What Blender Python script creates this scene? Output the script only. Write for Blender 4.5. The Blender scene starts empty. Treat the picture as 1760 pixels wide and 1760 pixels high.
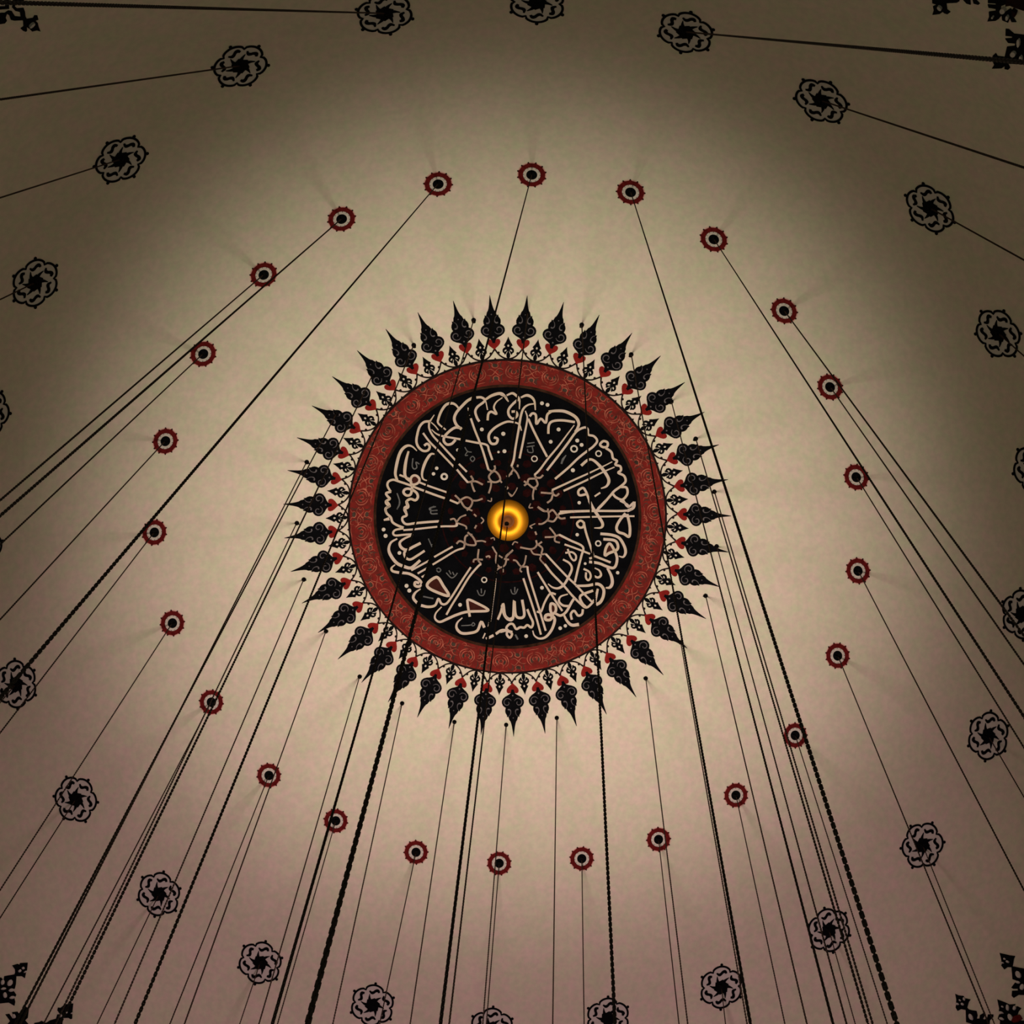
import bpy, bmesh, math, random
from mathutils import Vector, Matrix
from mathutils.geometry import tessellate_polygon

# ------------------------------------------------------------------ camera, light, exposure
SC = bpy.context.scene
COL = SC.collection
CAM_Z = 1.6
R = 11.749                                   # radius of the dome shell
CEN = Vector((-0.426, 8.972, 22.764 + CAM_Z))  # centre of the dome sphere

cam = bpy.data.cameras.new('camera')
cam.sensor_width = 36.0
cam.lens = 61.865
cam.shift_y = 0.35227
cam.clip_end = 200
co = bpy.data.objects.new('camera', cam)
COL.objects.link(co)
ex = Vector((0.99871097, -0.04564372, 0.02220458))
ey = Vector((0.05075818, 0.89807965, -0.43689421))
fw = Vector((0.0, 0.4374581, 0.89923879))
m = Matrix.Identity(4)
for i in range(3):
    m[i][0] = ex[i]; m[i][1] = -ey[i]; m[i][2] = -fw[i]
m[2][3] = CAM_Z
co.matrix_world = m
SC.camera = co

SC.view_settings.view_transform = 'Standard'
SC.view_settings.look = 'None'
SC.view_settings.exposure = 0.0
SC.view_settings.gamma = 1.0
SC.view_settings.use_curve_mapping = False

w = bpy.data.worlds.new('world'); SC.world = w
w.use_nodes = True
w.node_tree.nodes['Background'].inputs[0].default_value = (0.41, 0.49, 0.375, 1)
w.node_tree.nodes['Background'].inputs[1].default_value = 0.2

def spot(name, loc, target, energy, color, size, blend, radius):
    l = bpy.data.lights.new(name, 'SPOT')
    l.energy = energy; l.color = color; l.spot_size = math.radians(size); l.spot_blend = blend
    l.shadow_soft_size = radius
    o = bpy.data.objects.new(name, l); COL.objects.link(o)
    o.location = loc
    o.rotation_euler = (Vector(target) - Vector(loc)).to_track_quat('-Z', 'Y').to_euler()
    return o
APEX = CEN + Vector((0, 0, R))
spot('chandelier_uplight', (CEN.x, CEN.y, 4.0), APEX, 31100, (1.0, 0.965, 0.790), 35, 1.0, 1.2)
spot('far_side_fill', (CEN.x, CEN.y, 4.0), CEN + Vector((0.0, 7.0, 9.4)), 11000, (1.0, 0.640, 0.790), 50, 1.0, 1.2)  # added pinkish fill for the far side of the dome, not a real fixture

# ------------------------------------------------------------------ drawn shapes and positions, in arc lengths on the dome (lettering in mm)
LETTERS=[([19,54,60,47],0,[-1830,1278,-1925,1365,-2018,1380,-2110,1316,-2177,1188,-2228,965,-2244,806,-2205,686]),([44],0,[-2330,455,-2394,567,-2379,654,-2286,694,-2177,662,-1988,599,-1815,529,-1626,459,-1436,391,-1234,326]),([41],0,[-1159,301,-992,234]),([38,63,54,35],0,[-1993,1269,-2036,1093,-2059,902,-2051,774,-1990,695,-1911,640]),([38],0,[-2163,793,-2069,755,-1959,711]),([38],0,[-1771,646,-1597,579,-1440,526,-1211,451]),([47],1,[-1926,616,-1940,711,-1898,775,-1828,776,-1769,713,-1786,641,-1863,600]),([50],0,[-1910,600,-1913,504,-1937,400,-2015,379,-2076,436,-2057,495,-1987,516,-1892,488,-1813,425,-1792,346,-1841,284,-1936,309,-2013,256,-1996,168,-2050,128,-2017,32]),([47],0,[-2322,455,-2420,423,-2388,359,-2346,311,-2421,260,-2401,199,-2344,167,-2427,116,-2415,32]),([22,54,57,38,19],0,[-1457,1211,-1550,1218,-1625,1121,-1684,985,-1720,825,-1694,714,-1592,675]),([47],0,[-1596,1874,-1703,1857,-1786,1764,-1829,1604,-1842,1461,-1798,1350,-1706,1279,-1614,1292,-1581,1368,-1632,1423,-1690,1383]),([16,28,41],0,[-1507,2006,-1566,1910,-1593,1870]),([38],0,[-1717,1637,-1587,1464,-1428,1307,-1269,1144,-1093,965]),([41],0,[-1037,918,-932,794,-811,662]),([38],0,[-1603,1862,-1600,1734,-1528,1592,-1385,1436,-1210,1248,-1063,1093]),([38],0,[-1002,1031,-841,877]),([22],0,[-1565,1854,-1486,1784,-1419,1698]),([16,38,41],0,[-1554,1711,-1467,1633,-1358,1587,-1156,1552,-962,1523]),([41],0,[-885,1504,-690,1471,-472,1432,-422,1322,-349,1134]),([28,47,54,32],0,[-1276,1709,-1423,1833,-1425,1928,-1370,2088,-1282,2214,-1175,2244,-1098,2214,-1031,2136]),([54],0,[-769,2367,-871,2305,-975,2194,-1078,2063,-1118,1935,-1068,1809,-969,1729]),([50],0,[-969,1748,-1085,1761,-1191,1695,-1293,1581,-1309,1485,-1245,1415,-1153,1433,-1081,1514]),([22],0,[-859,2165,-828,2007]),([41],0,[-798,1953,-714,1725,-613,1490,-528,1270,-419,937]),([47],0,[-705,2374,-613,2381,-538,2336,-564,2284,-676,2188,-715,2091,-676,1965,-630,1895]),([22],0,[-519,2305,-479,2132]),([44,57,57,32],0,[-520,2345,-416,2420,-280,2471,-187,2455,-99,2340]),([19,38,47,44],0,[-200,2395,-316,2298,-358,2184,-303,2060,-404,2100,-461,2053,-471,1925]),([22,41,50,50,47],0,[195,1751,143,1875,3,1915,-120,1906,-301,1802,-419,1673,-435,1561,-380,1464,-288,1471,-263,1560,-336,1589]),([38,47,22],0,[-244,2457,-150,2417,-82,2317]),([32,50,44,19],0,[-121,2442,-16,2490,63,2447,127,2368,136,2177]),([47],0,[114,2383,-6,2262,-75,2150,-58,2040,21,1980,98,2048,69,2123,-13,2121]),([35,57,47,22],0,[153,2413,261,2463,354,2436,419,2353,446,2180]),([25,44,41,44],0,[421,2305,300,2274,212,2189,169,2036,138,1763,92,1395,71,1171,31,1025]),([22,41,41],0,[252,2152,297,1995,252,1643,216,1402,182,1193]),([44],0,[316,1997,431,1765,567,1519,720,1258]),([47],0,[341,2046,392,2109,460,2077,480,1903,558,2012,658,1939,680,2099,751,2168]),([47,60,60,35],0,[705,2165,842,2190,996,2194,1137,2149,1248,2078,1301,1971,1279,1874,1234,1798]),([47],0,[720,1720,722,1892,791,1977,975,2009,1225,1993]),([19,38,41],0,[1214,1932,1097,1748,926,1480,738,1219,593,994,490,876]),([44],0,[731,984,922,1269,1108,1557,1264,1805,1413,1901,1480,1871,1499,1765,1609,1742,1679,1653,1609,1535,1488,1426,1326,1272,1136,1057,899,824]),([47],1,[1740,1587,1800,1661,1882,1640,1881,1560,1800,1540]),([47],0,[1855,1526,1969,1457,2012,1333,2092,1293,2067,1211,2162,1189,2183,1111,2134,1055,2250,1006,2289,898,2203,790,2085,685,1998,565,1869,389,1752,251]),([54,47,63,60,22],0,[1397,1131,1522,1256,1623,1262,1754,1165,1889,1018,1961,881,1922,765,1816,708]),([19,35,41],0,[2001,1265,1833,1157,1547,987,1305,852,1077,722,852,597]),([22,38,41],0,[2052,1162,1840,1045,1539,859,1312,728,1081,598]),([47],0,[1542,571,1402,535,1374,621,1456,688,1514,633,1577,502,1651,341,1738,221]),([35],0,[1701,537,1806,623]),([47],0,[2204,777,2317,773,2342,648,2253,526,2125,558,2058,619]),([44],0,[2270,512,2374,395,2477,486]),([57],0,[2491,511,2485,390,2364,306]),([41],0,[1030,175,1422,217,1736,252]),([47],0,[-2421,274,-2349,175,-2424,111,-2402,18,-2322,-62,-2286,-158,-2193,-221,-2063,-272]),([32,69],0,[-2460,-117,-2350,-90]),([47],0,[-2021,274,-1976,147,-2054,99,-2005,-16,-2086,-64,-2081,-141,-2004,-201,-1831,-179,-1580,-152,-1344,-132]),([38],0,[-2065,-320,-1829,-299,-1577,-267,-1293,-234,-1025,-220,-1003,-163]),([41],0,[-2063,-285,-2223,-317,-2270,-381,-2221,-429,-2048,-413,-1871,-403]),([32,63,63,54],0,[-2185,-493,-2311,-573,-2351,-717,-2290,-862,-2180,-990,-2043,-1053,-1907,-1084,-1805,-1011,-1716,-925]),([35,57,54],0,[-1905,-428,-2046,-493,-2132,-573,-2103,-669,-1994,-720,-1853,-651,-1715,-578]),([47],0,[-1994,-720,-2040,-784,-2007,-877,-1911,-911,-1769,-827,-1632,-732]),([38],0,[-1890,-1132,-1717,-1034,-1531,-927]),([38],0,[-1761,-1195,-1569,-1080]),([38],0,[-1679,-1266,-1603,-1225]),([38],0,[-1438,-857,-1247,-741,-1072,-637]),([38],0,[-1465,-1011,-1243,-869,-1009,-718,-852,-662]),([22,47,54],0,[-2219,-1019,-2290,-1086,-2264,-1150,-2136,-1179]),([54],0,[-2080,-1182,-1936,-1200,-1807,-1263,-1706,-1342,-1675,-1418,-1738,-1459,-1811,-1436,-1804,-1372,-1724,-1387]),([57],1,[-1407,-1270,-1540,-1371,-1550,-1465,-1383,-1558,-1120,-1632,-1242,-1426,-1334,-1287]),([22,54,54],0,[-1686,-1499,-1799,-1584,-1837,-1693,-1743,-1805]),([57,47,44,38],0,[-1677,-1839,-1535,-1866,-1391,-1834,-1327,-1698,-1263,-1796,-1166,-1794,-1055,-1646,-876,-1339,-695,-1042]),([25,54,50,50],0,[-1258,-1860,-1370,-1991,-1383,-2104,-1284,-2167,-1124,-2098,-949,-2016,-726,-1945,-339,-1914,-341,-1862,-523,-1773,-715,-1700,-732,-1781,-677,-2044]),([41],0,[-1156,-2019,-1053,-1823,-901,-1562,-720,-1238,-552,-1023,-491,-970]),([22,57,54,57],0,[-826,-2070,-927,-2173,-936,-2286,-839,-2380,-676,-2378,-513,-2320,-440,-2140,-370,-2253]),([44],0,[-191,-1245,-199,-1438,-230,-1761,-252,-2052,-285,-2233]),([47],0,[-105,-2080,-45,-1913,-8,-1751,38,-1973,120,-2050,187,-2033]),([54],0,[206,-2319,2,-2289,-133,-2371]),([54],0,[-175,-2402,-328,-2482]),([28],0,[-393,-2476,-349,-2365]),([54],0,[-33,-1784,25,-1974,113,-2066,205,-2029,212,-1675,254,-1962,351,-2021,431,-1952,372,-1650]),([47],0,[486,-1836,545,-1961,617,-2101,587,-2200,504,-2157,442,-2212,360,-2210,281,-2250,212,-2157,134,-2162,78,-2245,141,-2306,202,-2354,161,-2434,96,-2376,89,-2293,-40,-2325]),([22,54,63,54],0,[620,-2262,661,-2360,762,-2414,890,-2377,996,-2240,1051,-2080,1045,-1976,944,-1918,868,-1943,872,-2020,966,-2017,1013,-1933]),([41],0,[374,-1216,466,-1451,578,-1734,691,-2032,793,-2332]),([41],0,[444,-971,468,-1114,558,-1365,652,-1616,747,-1871,886,-2248]),([41],0,[655,-1073,759,-1224,902,-1426,1057,-1637,1201,-1822]),([41],0,[682,-1872,767,-1869,833,-1672,935,-1488,1048,-1496]),([54],1,[963,-1692,1049,-1721,1068,-1829,1008,-1898,958,-1821]),([50],0,[1055,-1881,1171,-1918,1282,-1832,1379,-1631,1438,-1530]),([25,44,47],0,[1292,-1474,1151,-1533,1121,-1632,1207,-1709,1336,-1715]),([38,60,66],0,[1235,-1897,1311,-2020,1413,-2093,1557,-2068]),([47],0,[1406,-1984,1379,-1870,1442,-1800,1526,-1890,1605,-1854,1617,-1753]),([41],0,[797,-695,1013,-904,1271,-1138,1437,-1273,1626,-1447,1797,-1596]),([44],0,[789,-901,947,-1082,1181,-1293,1370,-1484,1541,-1631,1680,-1716,1798,-1609,1829,-1542]),([38,47,50,22],0,[1150,-782,1285,-848,1340,-956,1286,-1121,1200,-1289,1092,-1369,976,-1361,879,-1296]),([38],0,[1189,-647,1319,-621,1402,-679,1404,-762,1357,-782,1292,-707,1232,-564]),([44],0,[1044,-290,1269,-385,1531,-495,1514,-685,1464,-946,1418,-1226]),([38],0,[1163,-476,1390,-538,1686,-626]),([44],0,[1781,-662,2111,-760]),([54],0,[1678,-787,1871,-798,2034,-847,2167,-867,2223,-797,2232,-651,2170,-513,2065,-382,1996,-482,1987,-627,2066,-575,2217,-492,2229,-395,2155,-309,1932,-305]),([44],1,[1390,-23,1453,27,1519,-12,1513,-93,1451,-114,1401,-78]),([44],0,[1518,4,1575,-199,1674,-447,1753,-665,1677,-723]),([54,57,57,22],0,[1865,-202,2084,-204,2247,-252,2357,-398,2395,-522,2357,-623,2266,-616]),([54],0,[2336,257,2239,119,2178,-31,2214,-127,2335,-159,2434,-205,2452,-115,2432,43,2369,245]),([57,60,57,19],0,[1600,443,1689,291,1806,141,1895,6,1869,-77,1735,-97]),([44],0,[1926,473,1783,299]),([44],0,[1017,132,1266,191,1736,247,2364,316,2482,430,2495,498]),([35],0,[1241,74,1587,112,2517,219]),([41],0,[2208,500,2358,436,2394,375]),([47,63,63,28],0,[2053,-878,2144,-1030,2174,-1171,2132,-1264,2049,-1280]),([41],0,[1576,-937,1695,-991,1730,-1087,1687,-1160,1635,-1109,1631,-1004]),([22,47,41],0,[1798,-901,1897,-944,1935,-1033,1878,-1087,1793,-1063]),([44,60,60,63],0,[1438,-1294,1678,-1269,1884,-1218,2003,-1304,2013,-1447,1961,-1578,1878,-1637]),([50],0,[1797,-1359,1551,-1485,1589,-1627,1679,-1708]),([44,60],0,[1891,-1314,1849,-1596])]
MARKS=[([19],0,[-896,1369,-839,1288,-758,1274]),([19],0,[-839,1288,-883,1207,-829,1208]),([24],0,[-1905,1126,-1914,966,-1870,911,-1824,951,-1844,1047,-1775,1012]),([24],0,[-2204,423,-2146,231,-2199,100]),([19],0,[-788,1141,-740,1191,-695,1144,-736,1087,-784,1133]),([22],0,[-1462,167,-1558,122,-1522,78,-1397,88]),([24],0,[320,1500,461,1528]),([24],0,[308,1428,464,1464]),([22],0,[328,1389,347,1330,437,1332,419,1445]),([16,44,35],0,[1090,1317,1036,1233,1007,1135]),([24],0,[-1430,162,-1531,128,-1515,81,-1409,87]),([24],0,[-1530,80,-1518,17,-1392,19]),([22],0,[-2155,274,-2161,194,-2202,95]),([20],0,[-1563,-487,-1504,-615,-1484,-665]),([20],0,[-1504,-615,-1442,-589]),([22],0,[-1186,-1168,-1087,-1265,-1020,-1247,-959,-1166]),([22],0,[-1132,-1119,-1089,-1198]),([22],0,[-1059,-1149,-1025,-1212]),([22],0,[-549,-1501,-498,-1596,-417,-1596,-386,-1495]),([22],0,[-467,-1466,-459,-1562]),([28],0,[-1637,-1659,-1430,-1697]),([19],0,[-844,-2232,-651,-2212,-607,-2163,-567,-2197,-604,-2230,-644,-2206]),([22],0,[-1388,-1101,-1336,-1076,-1296,-1120,-1338,-1159,-1382,-1125]),([22],0,[129,-1454,165,-1536,232,-1532,275,-1433]),([22],0,[210,-1402,215,-1514]),([35],0,[268,-2364,328,-2460])]
FILLS=[[-1407,-1270,-1540,-1371,-1550,-1465,-1383,-1558,-1120,-1632,-1242,-1426,-1334,-1287],[-715,-1700,-523,-1773,-341,-1862,-339,-1914,-694,-1937],[963,-1692,1049,-1721,1068,-1829,1008,-1898,958,-1821],[868,-1943,944,-1918,1002,-1938,966,-2017,872,-2020],[-1926,616,-1940,711,-1898,775,-1828,776,-1769,713,-1786,641],[2065,-387,2000,-481,1990,-624,2066,-571,2170,-513]]
LATTICE=[([38],0,[-992,234,-932,315,-824,367,-729,322,-714,251,-758,161,-817,144,-881,189,-947,291,-1060,400]),([35],0,[-720,303,-618,307,-510,349]),([32],0,[-817,144,-705,96]),([32],0,[-754,162,-815,99]),([38],0,[-811,667,-663,691,-517,630]),([38],0,[-761,800,-714,721,-741,669,-697,531,-668,481]),([38],0,[-419,937,-356,895,-405,797,-348,704,-257,692,-178,744,-217,850,-297,910,-358,876]),([38],0,[-301,1025,-291,958,-340,892]),([32],0,[-197,751,-144,685]),([35],0,[-351,688,-362,576,-396,459]),([32],0,[-429,691,-335,695]),([35],0,[-59,810,51,883]),([35],0,[-66,618,-23,560]),([22],0,[2,481,70,437]),([22],0,[-335,370,-342,302,-414,318]),([35],0,[31,1025,65,963,-22,812]),([35],0,[64,976,149,888,197,787]),([35],0,[157,1064,148,1015]),([32],0,[-61,622,-12,579]),([22],0,[-9,497,57,420,131,520,167,605]),([38],0,[490,876,525,811,388,790,358,708,298,649]),([38],0,[290,740,374,690,487,617,562,689,525,811,605,828,661,887]),([35],0,[496,605,479,476,491,378]),([32],0,[503,622,544,584]),([38],0,[849,594,860,534,633,531]),([38],0,[860,530,937,488,997,540]),([38],0,[870,502,844,402,769,332]),([22],0,[443,299,416,214,495,219]),([35],0,[585,244,666,198,747,155]),([35],0,[585,238,699,166,794,156,818,62,788,-20,697,-93,619,-103]),([32],0,[791,220,794,153]),([38],0,[814,142,890,195,987,90,1057,38,1151,54]),([38],0,[788,-20,915,-30,988,74,1024,141]),([28],0,[447,-154,500,-202]),([22],0,[555,-99,451,-157]),([35],0,[843,-160,928,-250,964,-331,759,-361]),([35],0,[964,-331,969,-423,1069,-451]),([35],0,[964,-331,1044,-290]),([35],0,[563,-259,592,-324]),([35],0,[588,-433,624,-514,709,-457]),([35],0,[624,-514,724,-588,714,-701,797,-695]),([35],0,[279,-596,487,-619,580,-578,612,-515]),([32],0,[487,-619,555,-711,700,-730,691,-811,781,-905]),([35],0,[148,-860,216,-875,314,-979,445,-974]),([32],0,[406,-749,378,-927,315,-998,302,-1060,339,-1093]),([35],0,[138,-655,17,-790,-11,-868]),([32],0,[-44,-846,52,-852]),([35],0,[20,-850,-6,-967]),([25],0,[118,-557,162,-491,230,-506]),([35],0,[-1140,-95,-1061,-77,-1012,-155,-1041,-236]),([32],0,[-1012,-143,-936,-41,-825,10]),([32],0,[-1012,-155,-833,-214,-808,-280]),([32],0,[-671,31,-619,-15]),([25],0,[-527,-27,-474,-89,-522,-155]),([35],0,[-613,-190,-645,-258]),([38],0,[-998,-579,-936,-521,-840,-566,-849,-665]),([38],0,[-832,-550,-828,-438,-774,-391]),([38],0,[-784,-340,-686,-420,-619,-529,-632,-594,-775,-589,-832,-550]),([28],0,[-696,-369,-718,-418]),([32],0,[-604,-513,-493,-502,-410,-521]),([35],0,[-648,-944,-621,-882,-459,-880]),([35],0,[-550,-671,-558,-876,-487,-973]),([35],0,[-401,-825,-338,-803,-317,-837]),([22],0,[-321,-450,-258,-431,-240,-479]),([32],0,[-279,-608,-181,-751,-66,-826]),([35],0,[-193,-765,-189,-925,-102,-1020,-12,-967,16,-867,66,-851]),([35],0,[-102,-1020,-179,-1084,-179,-1152]),([32],0,[122,-685,14,-774,-1,-855]),([22],0,[-40,-1046,-37,-1118])]
DOTS=[[-576,1738,38],[-156,1669,41],[-119,1320,39],[-235,1299,24],[-1033,1309,32],[-1434,933,35],[-1494,820,35],[566,2323,38],[675,2298,38],[915,1821,39],[774,1564,38],[1290,1627,39],[1380,1547,38],[1240,1025,41],[1404,384,35],[-2460,-309,38],[-2419,-437,41],[-2136,-781,38],[-1979,-1446,41],[-1921,-1542,41],[-884,-1810,39],[1404,-262,35],[1601,-830,28],[2267,-953,35],[760,-1384,38],[1179,-2175,38],[1281,-2119,35],[492,-2383,38]]
RINGS=[[-1282,769,54,41],[1238,1456,60,32],[1723,1402,54,25],[474,1202,54,22],[-414,-1287,50,25],[1835,-401,50,28]]
HEART_ANGLES=[273.25,282.05,290.76,299.7,308.65,317.63,326.46,335.31,344.4,353.35,2.45,11.4,20.58,29.69,38.65,47.52,56.41,65.4,74.58,83.96,93.4,102.76,111.95,121.27,130.86,140.3,149.54,158.25,166.99,175.56,184.42,193.3,202.29,211.17,220.03,228.92,237.77,246.66,255.5,264.43]
RED_SPOTS=[[0.165,6.921],[1.991,6.723],[3.589,5.975],[5.03,4.762],[6.065,3.412],[6.79,1.724],[7.071,-0.134],[6.891,-1.917],[6.229,-3.689],[5.131,-5.116],[3.574,-6.249],[1.95,-6.818],[0.164,-7.039],[-1.651,-6.87],[-3.397,-6.216],[-4.825,-5.229],[-6.008,-3.647],[-6.758,-1.963],[-7.047,-0.084],[-6.751,1.737],[-5.958,3.422],[-4.774,4.924],[-3.313,5.978],[-1.543,6.668]]
FLOWER_SPOTS=[[0.151,10.524],[2.807,10.185],[5.331,9.21],[7.541,7.498],[9.149,5.342],[10.277,2.829],[10.539,-0.116],[10.293,-2.74],[9.301,-5.308],[7.549,-7.498],[5.321,-9.101],[2.834,-10.084],[0.205,-10.495],[-2.526,-10.071],[-5.062,-9.107],[-7.272,-7.498],[-8.973,-5.313],[-10.065,-2.746],[-10.548,0.129],[-10.188,2.859],[-9.073,5.356],[-7.339,7.614],[-5.104,9.285],[-2.53,10.23]]
CHAINS=[['hook',0,0.195,4.13,-0.0043,-0.00033],['hook',1,1.228,3.97,-0.00598,0.00067],['hook',2,2.202,3.467,-0.00768,0.002],['hook',3,3.039,2.616,-0.0075,0.00266],['hook',4,3.573,1.935,-0.00744,0.00293],['hook',5,4.033,0.929,-0.00814,0.00324],['hook',6,4.185,-0.157,-0.00812,0.00299],['hook',7,4.06,-1.18,-0.00638,0.00209],['hook',8,3.643,-2.185,-0.00811,0.00208],['hook',9,2.992,-3.0,-0.0051,0.001],['hook',11,1.206,-3.977,-0.00544,0.00024],['hook',12,0.156,-4.187,-0.00306,-9e-05],['hook',13,-0.93,-4.173,-0.00104,-0.00011],['hook',14,-2.034,-3.813,0.00261,0.00048],['hook',15,-2.925,-3.265,0.00234,0.00061],['hook',16,-3.625,-2.328,0.00395,0.00134],['hook',17,-4.073,-1.263,0.00548,0.00225],['hook',18,-4.205,-0.116,0.00634,0.00299],['hook',19,-4.001,1.107,0.00894,0.0045],['hook',20,-3.421,2.058,0.00429,0.00222],['hook',21,-2.729,2.815,0.00442,0.00208],['hook',22,-1.947,3.419,0.00324,0.00127],['hook',23,-0.822,3.943,-0.00216,-0.00055],['red',0,0.165,6.921,-0.00849,-0.00195],['red',1,1.991,6.723,-0.00859,0.00364],['red',2,3.589,5.975,-0.00471,0.00381],['red',3,5.03,4.762,-0.00371,0.0034],['red',4,6.065,3.412,-0.00517,0.00449],['red',5,6.79,1.724,-0.00545,0.00422],['red',6,7.071,-0.134,-0.00576,0.00377],['red',7,6.891,-1.917,-0.00856,0.00453],['red',8,6.229,-3.689,-0.00499,0.0021],['red',9,5.131,-5.116,-0.00681,0.00205],['red',10,3.574,-6.249,-0.00619,0.00114],['red',11,1.95,-6.818,-0.00739,0.00056],['red',12,0.164,-7.039,-0.00567,-0.00017],['red',13,-1.651,-6.87,-0.01835,-0.00308],['red',14,-3.397,-6.216,-0.00492,-0.00126],['red',15,-4.825,-5.229,-0.00662,-0.00248],['red',16,-6.008,-3.647,-0.00495,-0.00251],['red',17,-6.758,-1.963,-0.00252,-0.00161],['red',18,-7.047,-0.084,0.00186,0.00143],['red',19,-6.751,1.737,-0.00035,-0.00032],['red',20,-5.958,3.422,-0.00115,-0.00123],['red',21,-4.774,4.924,-0.00163,-0.00191],['red',22,-3.313,5.978,-0.00357,-0.0041],['red',23,-1.543,6.668,-0.00689,-0.00584],['flower',1,2.807,10.185,4e-05,-0.00117],['flower',2,5.331,9.21,-0.00053,0.00215],['flower',3,7.541,7.498,-0.00274,0.00625],['flower',4,9.149,5.342,-0.01572,0.02222],['flower',7,10.293,-2.74,-0.00544,0.00396],['flower',8,9.301,-5.308,-0.01441,0.00753],['flower',9,7.549,-7.498,-0.00844,0.00318],['flower',10,5.321,-9.101,-0.02887,0.00565],['flower',14,-5.062,-9.107,-0.00906,-0.00275],['flower',15,-7.272,-7.498,-0.00827,-0.00377],['flower',16,-8.973,-5.313,-0.00651,-0.00408],['flower',17,-10.065,-2.746,-0.00649,-0.00545],['flower',20,-9.073,5.356,-0.00252,-0.0051],['flower',21,-7.339,7.614,-0.00042,-0.00124],['flower',22,-5.104,9.285,-0.00029,-0.00167],['flower',23,-2.53,10.23,-0.0,-0.00024],['boss',0,-0.017,-0.145,-0.00563,-0.00039]]
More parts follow.
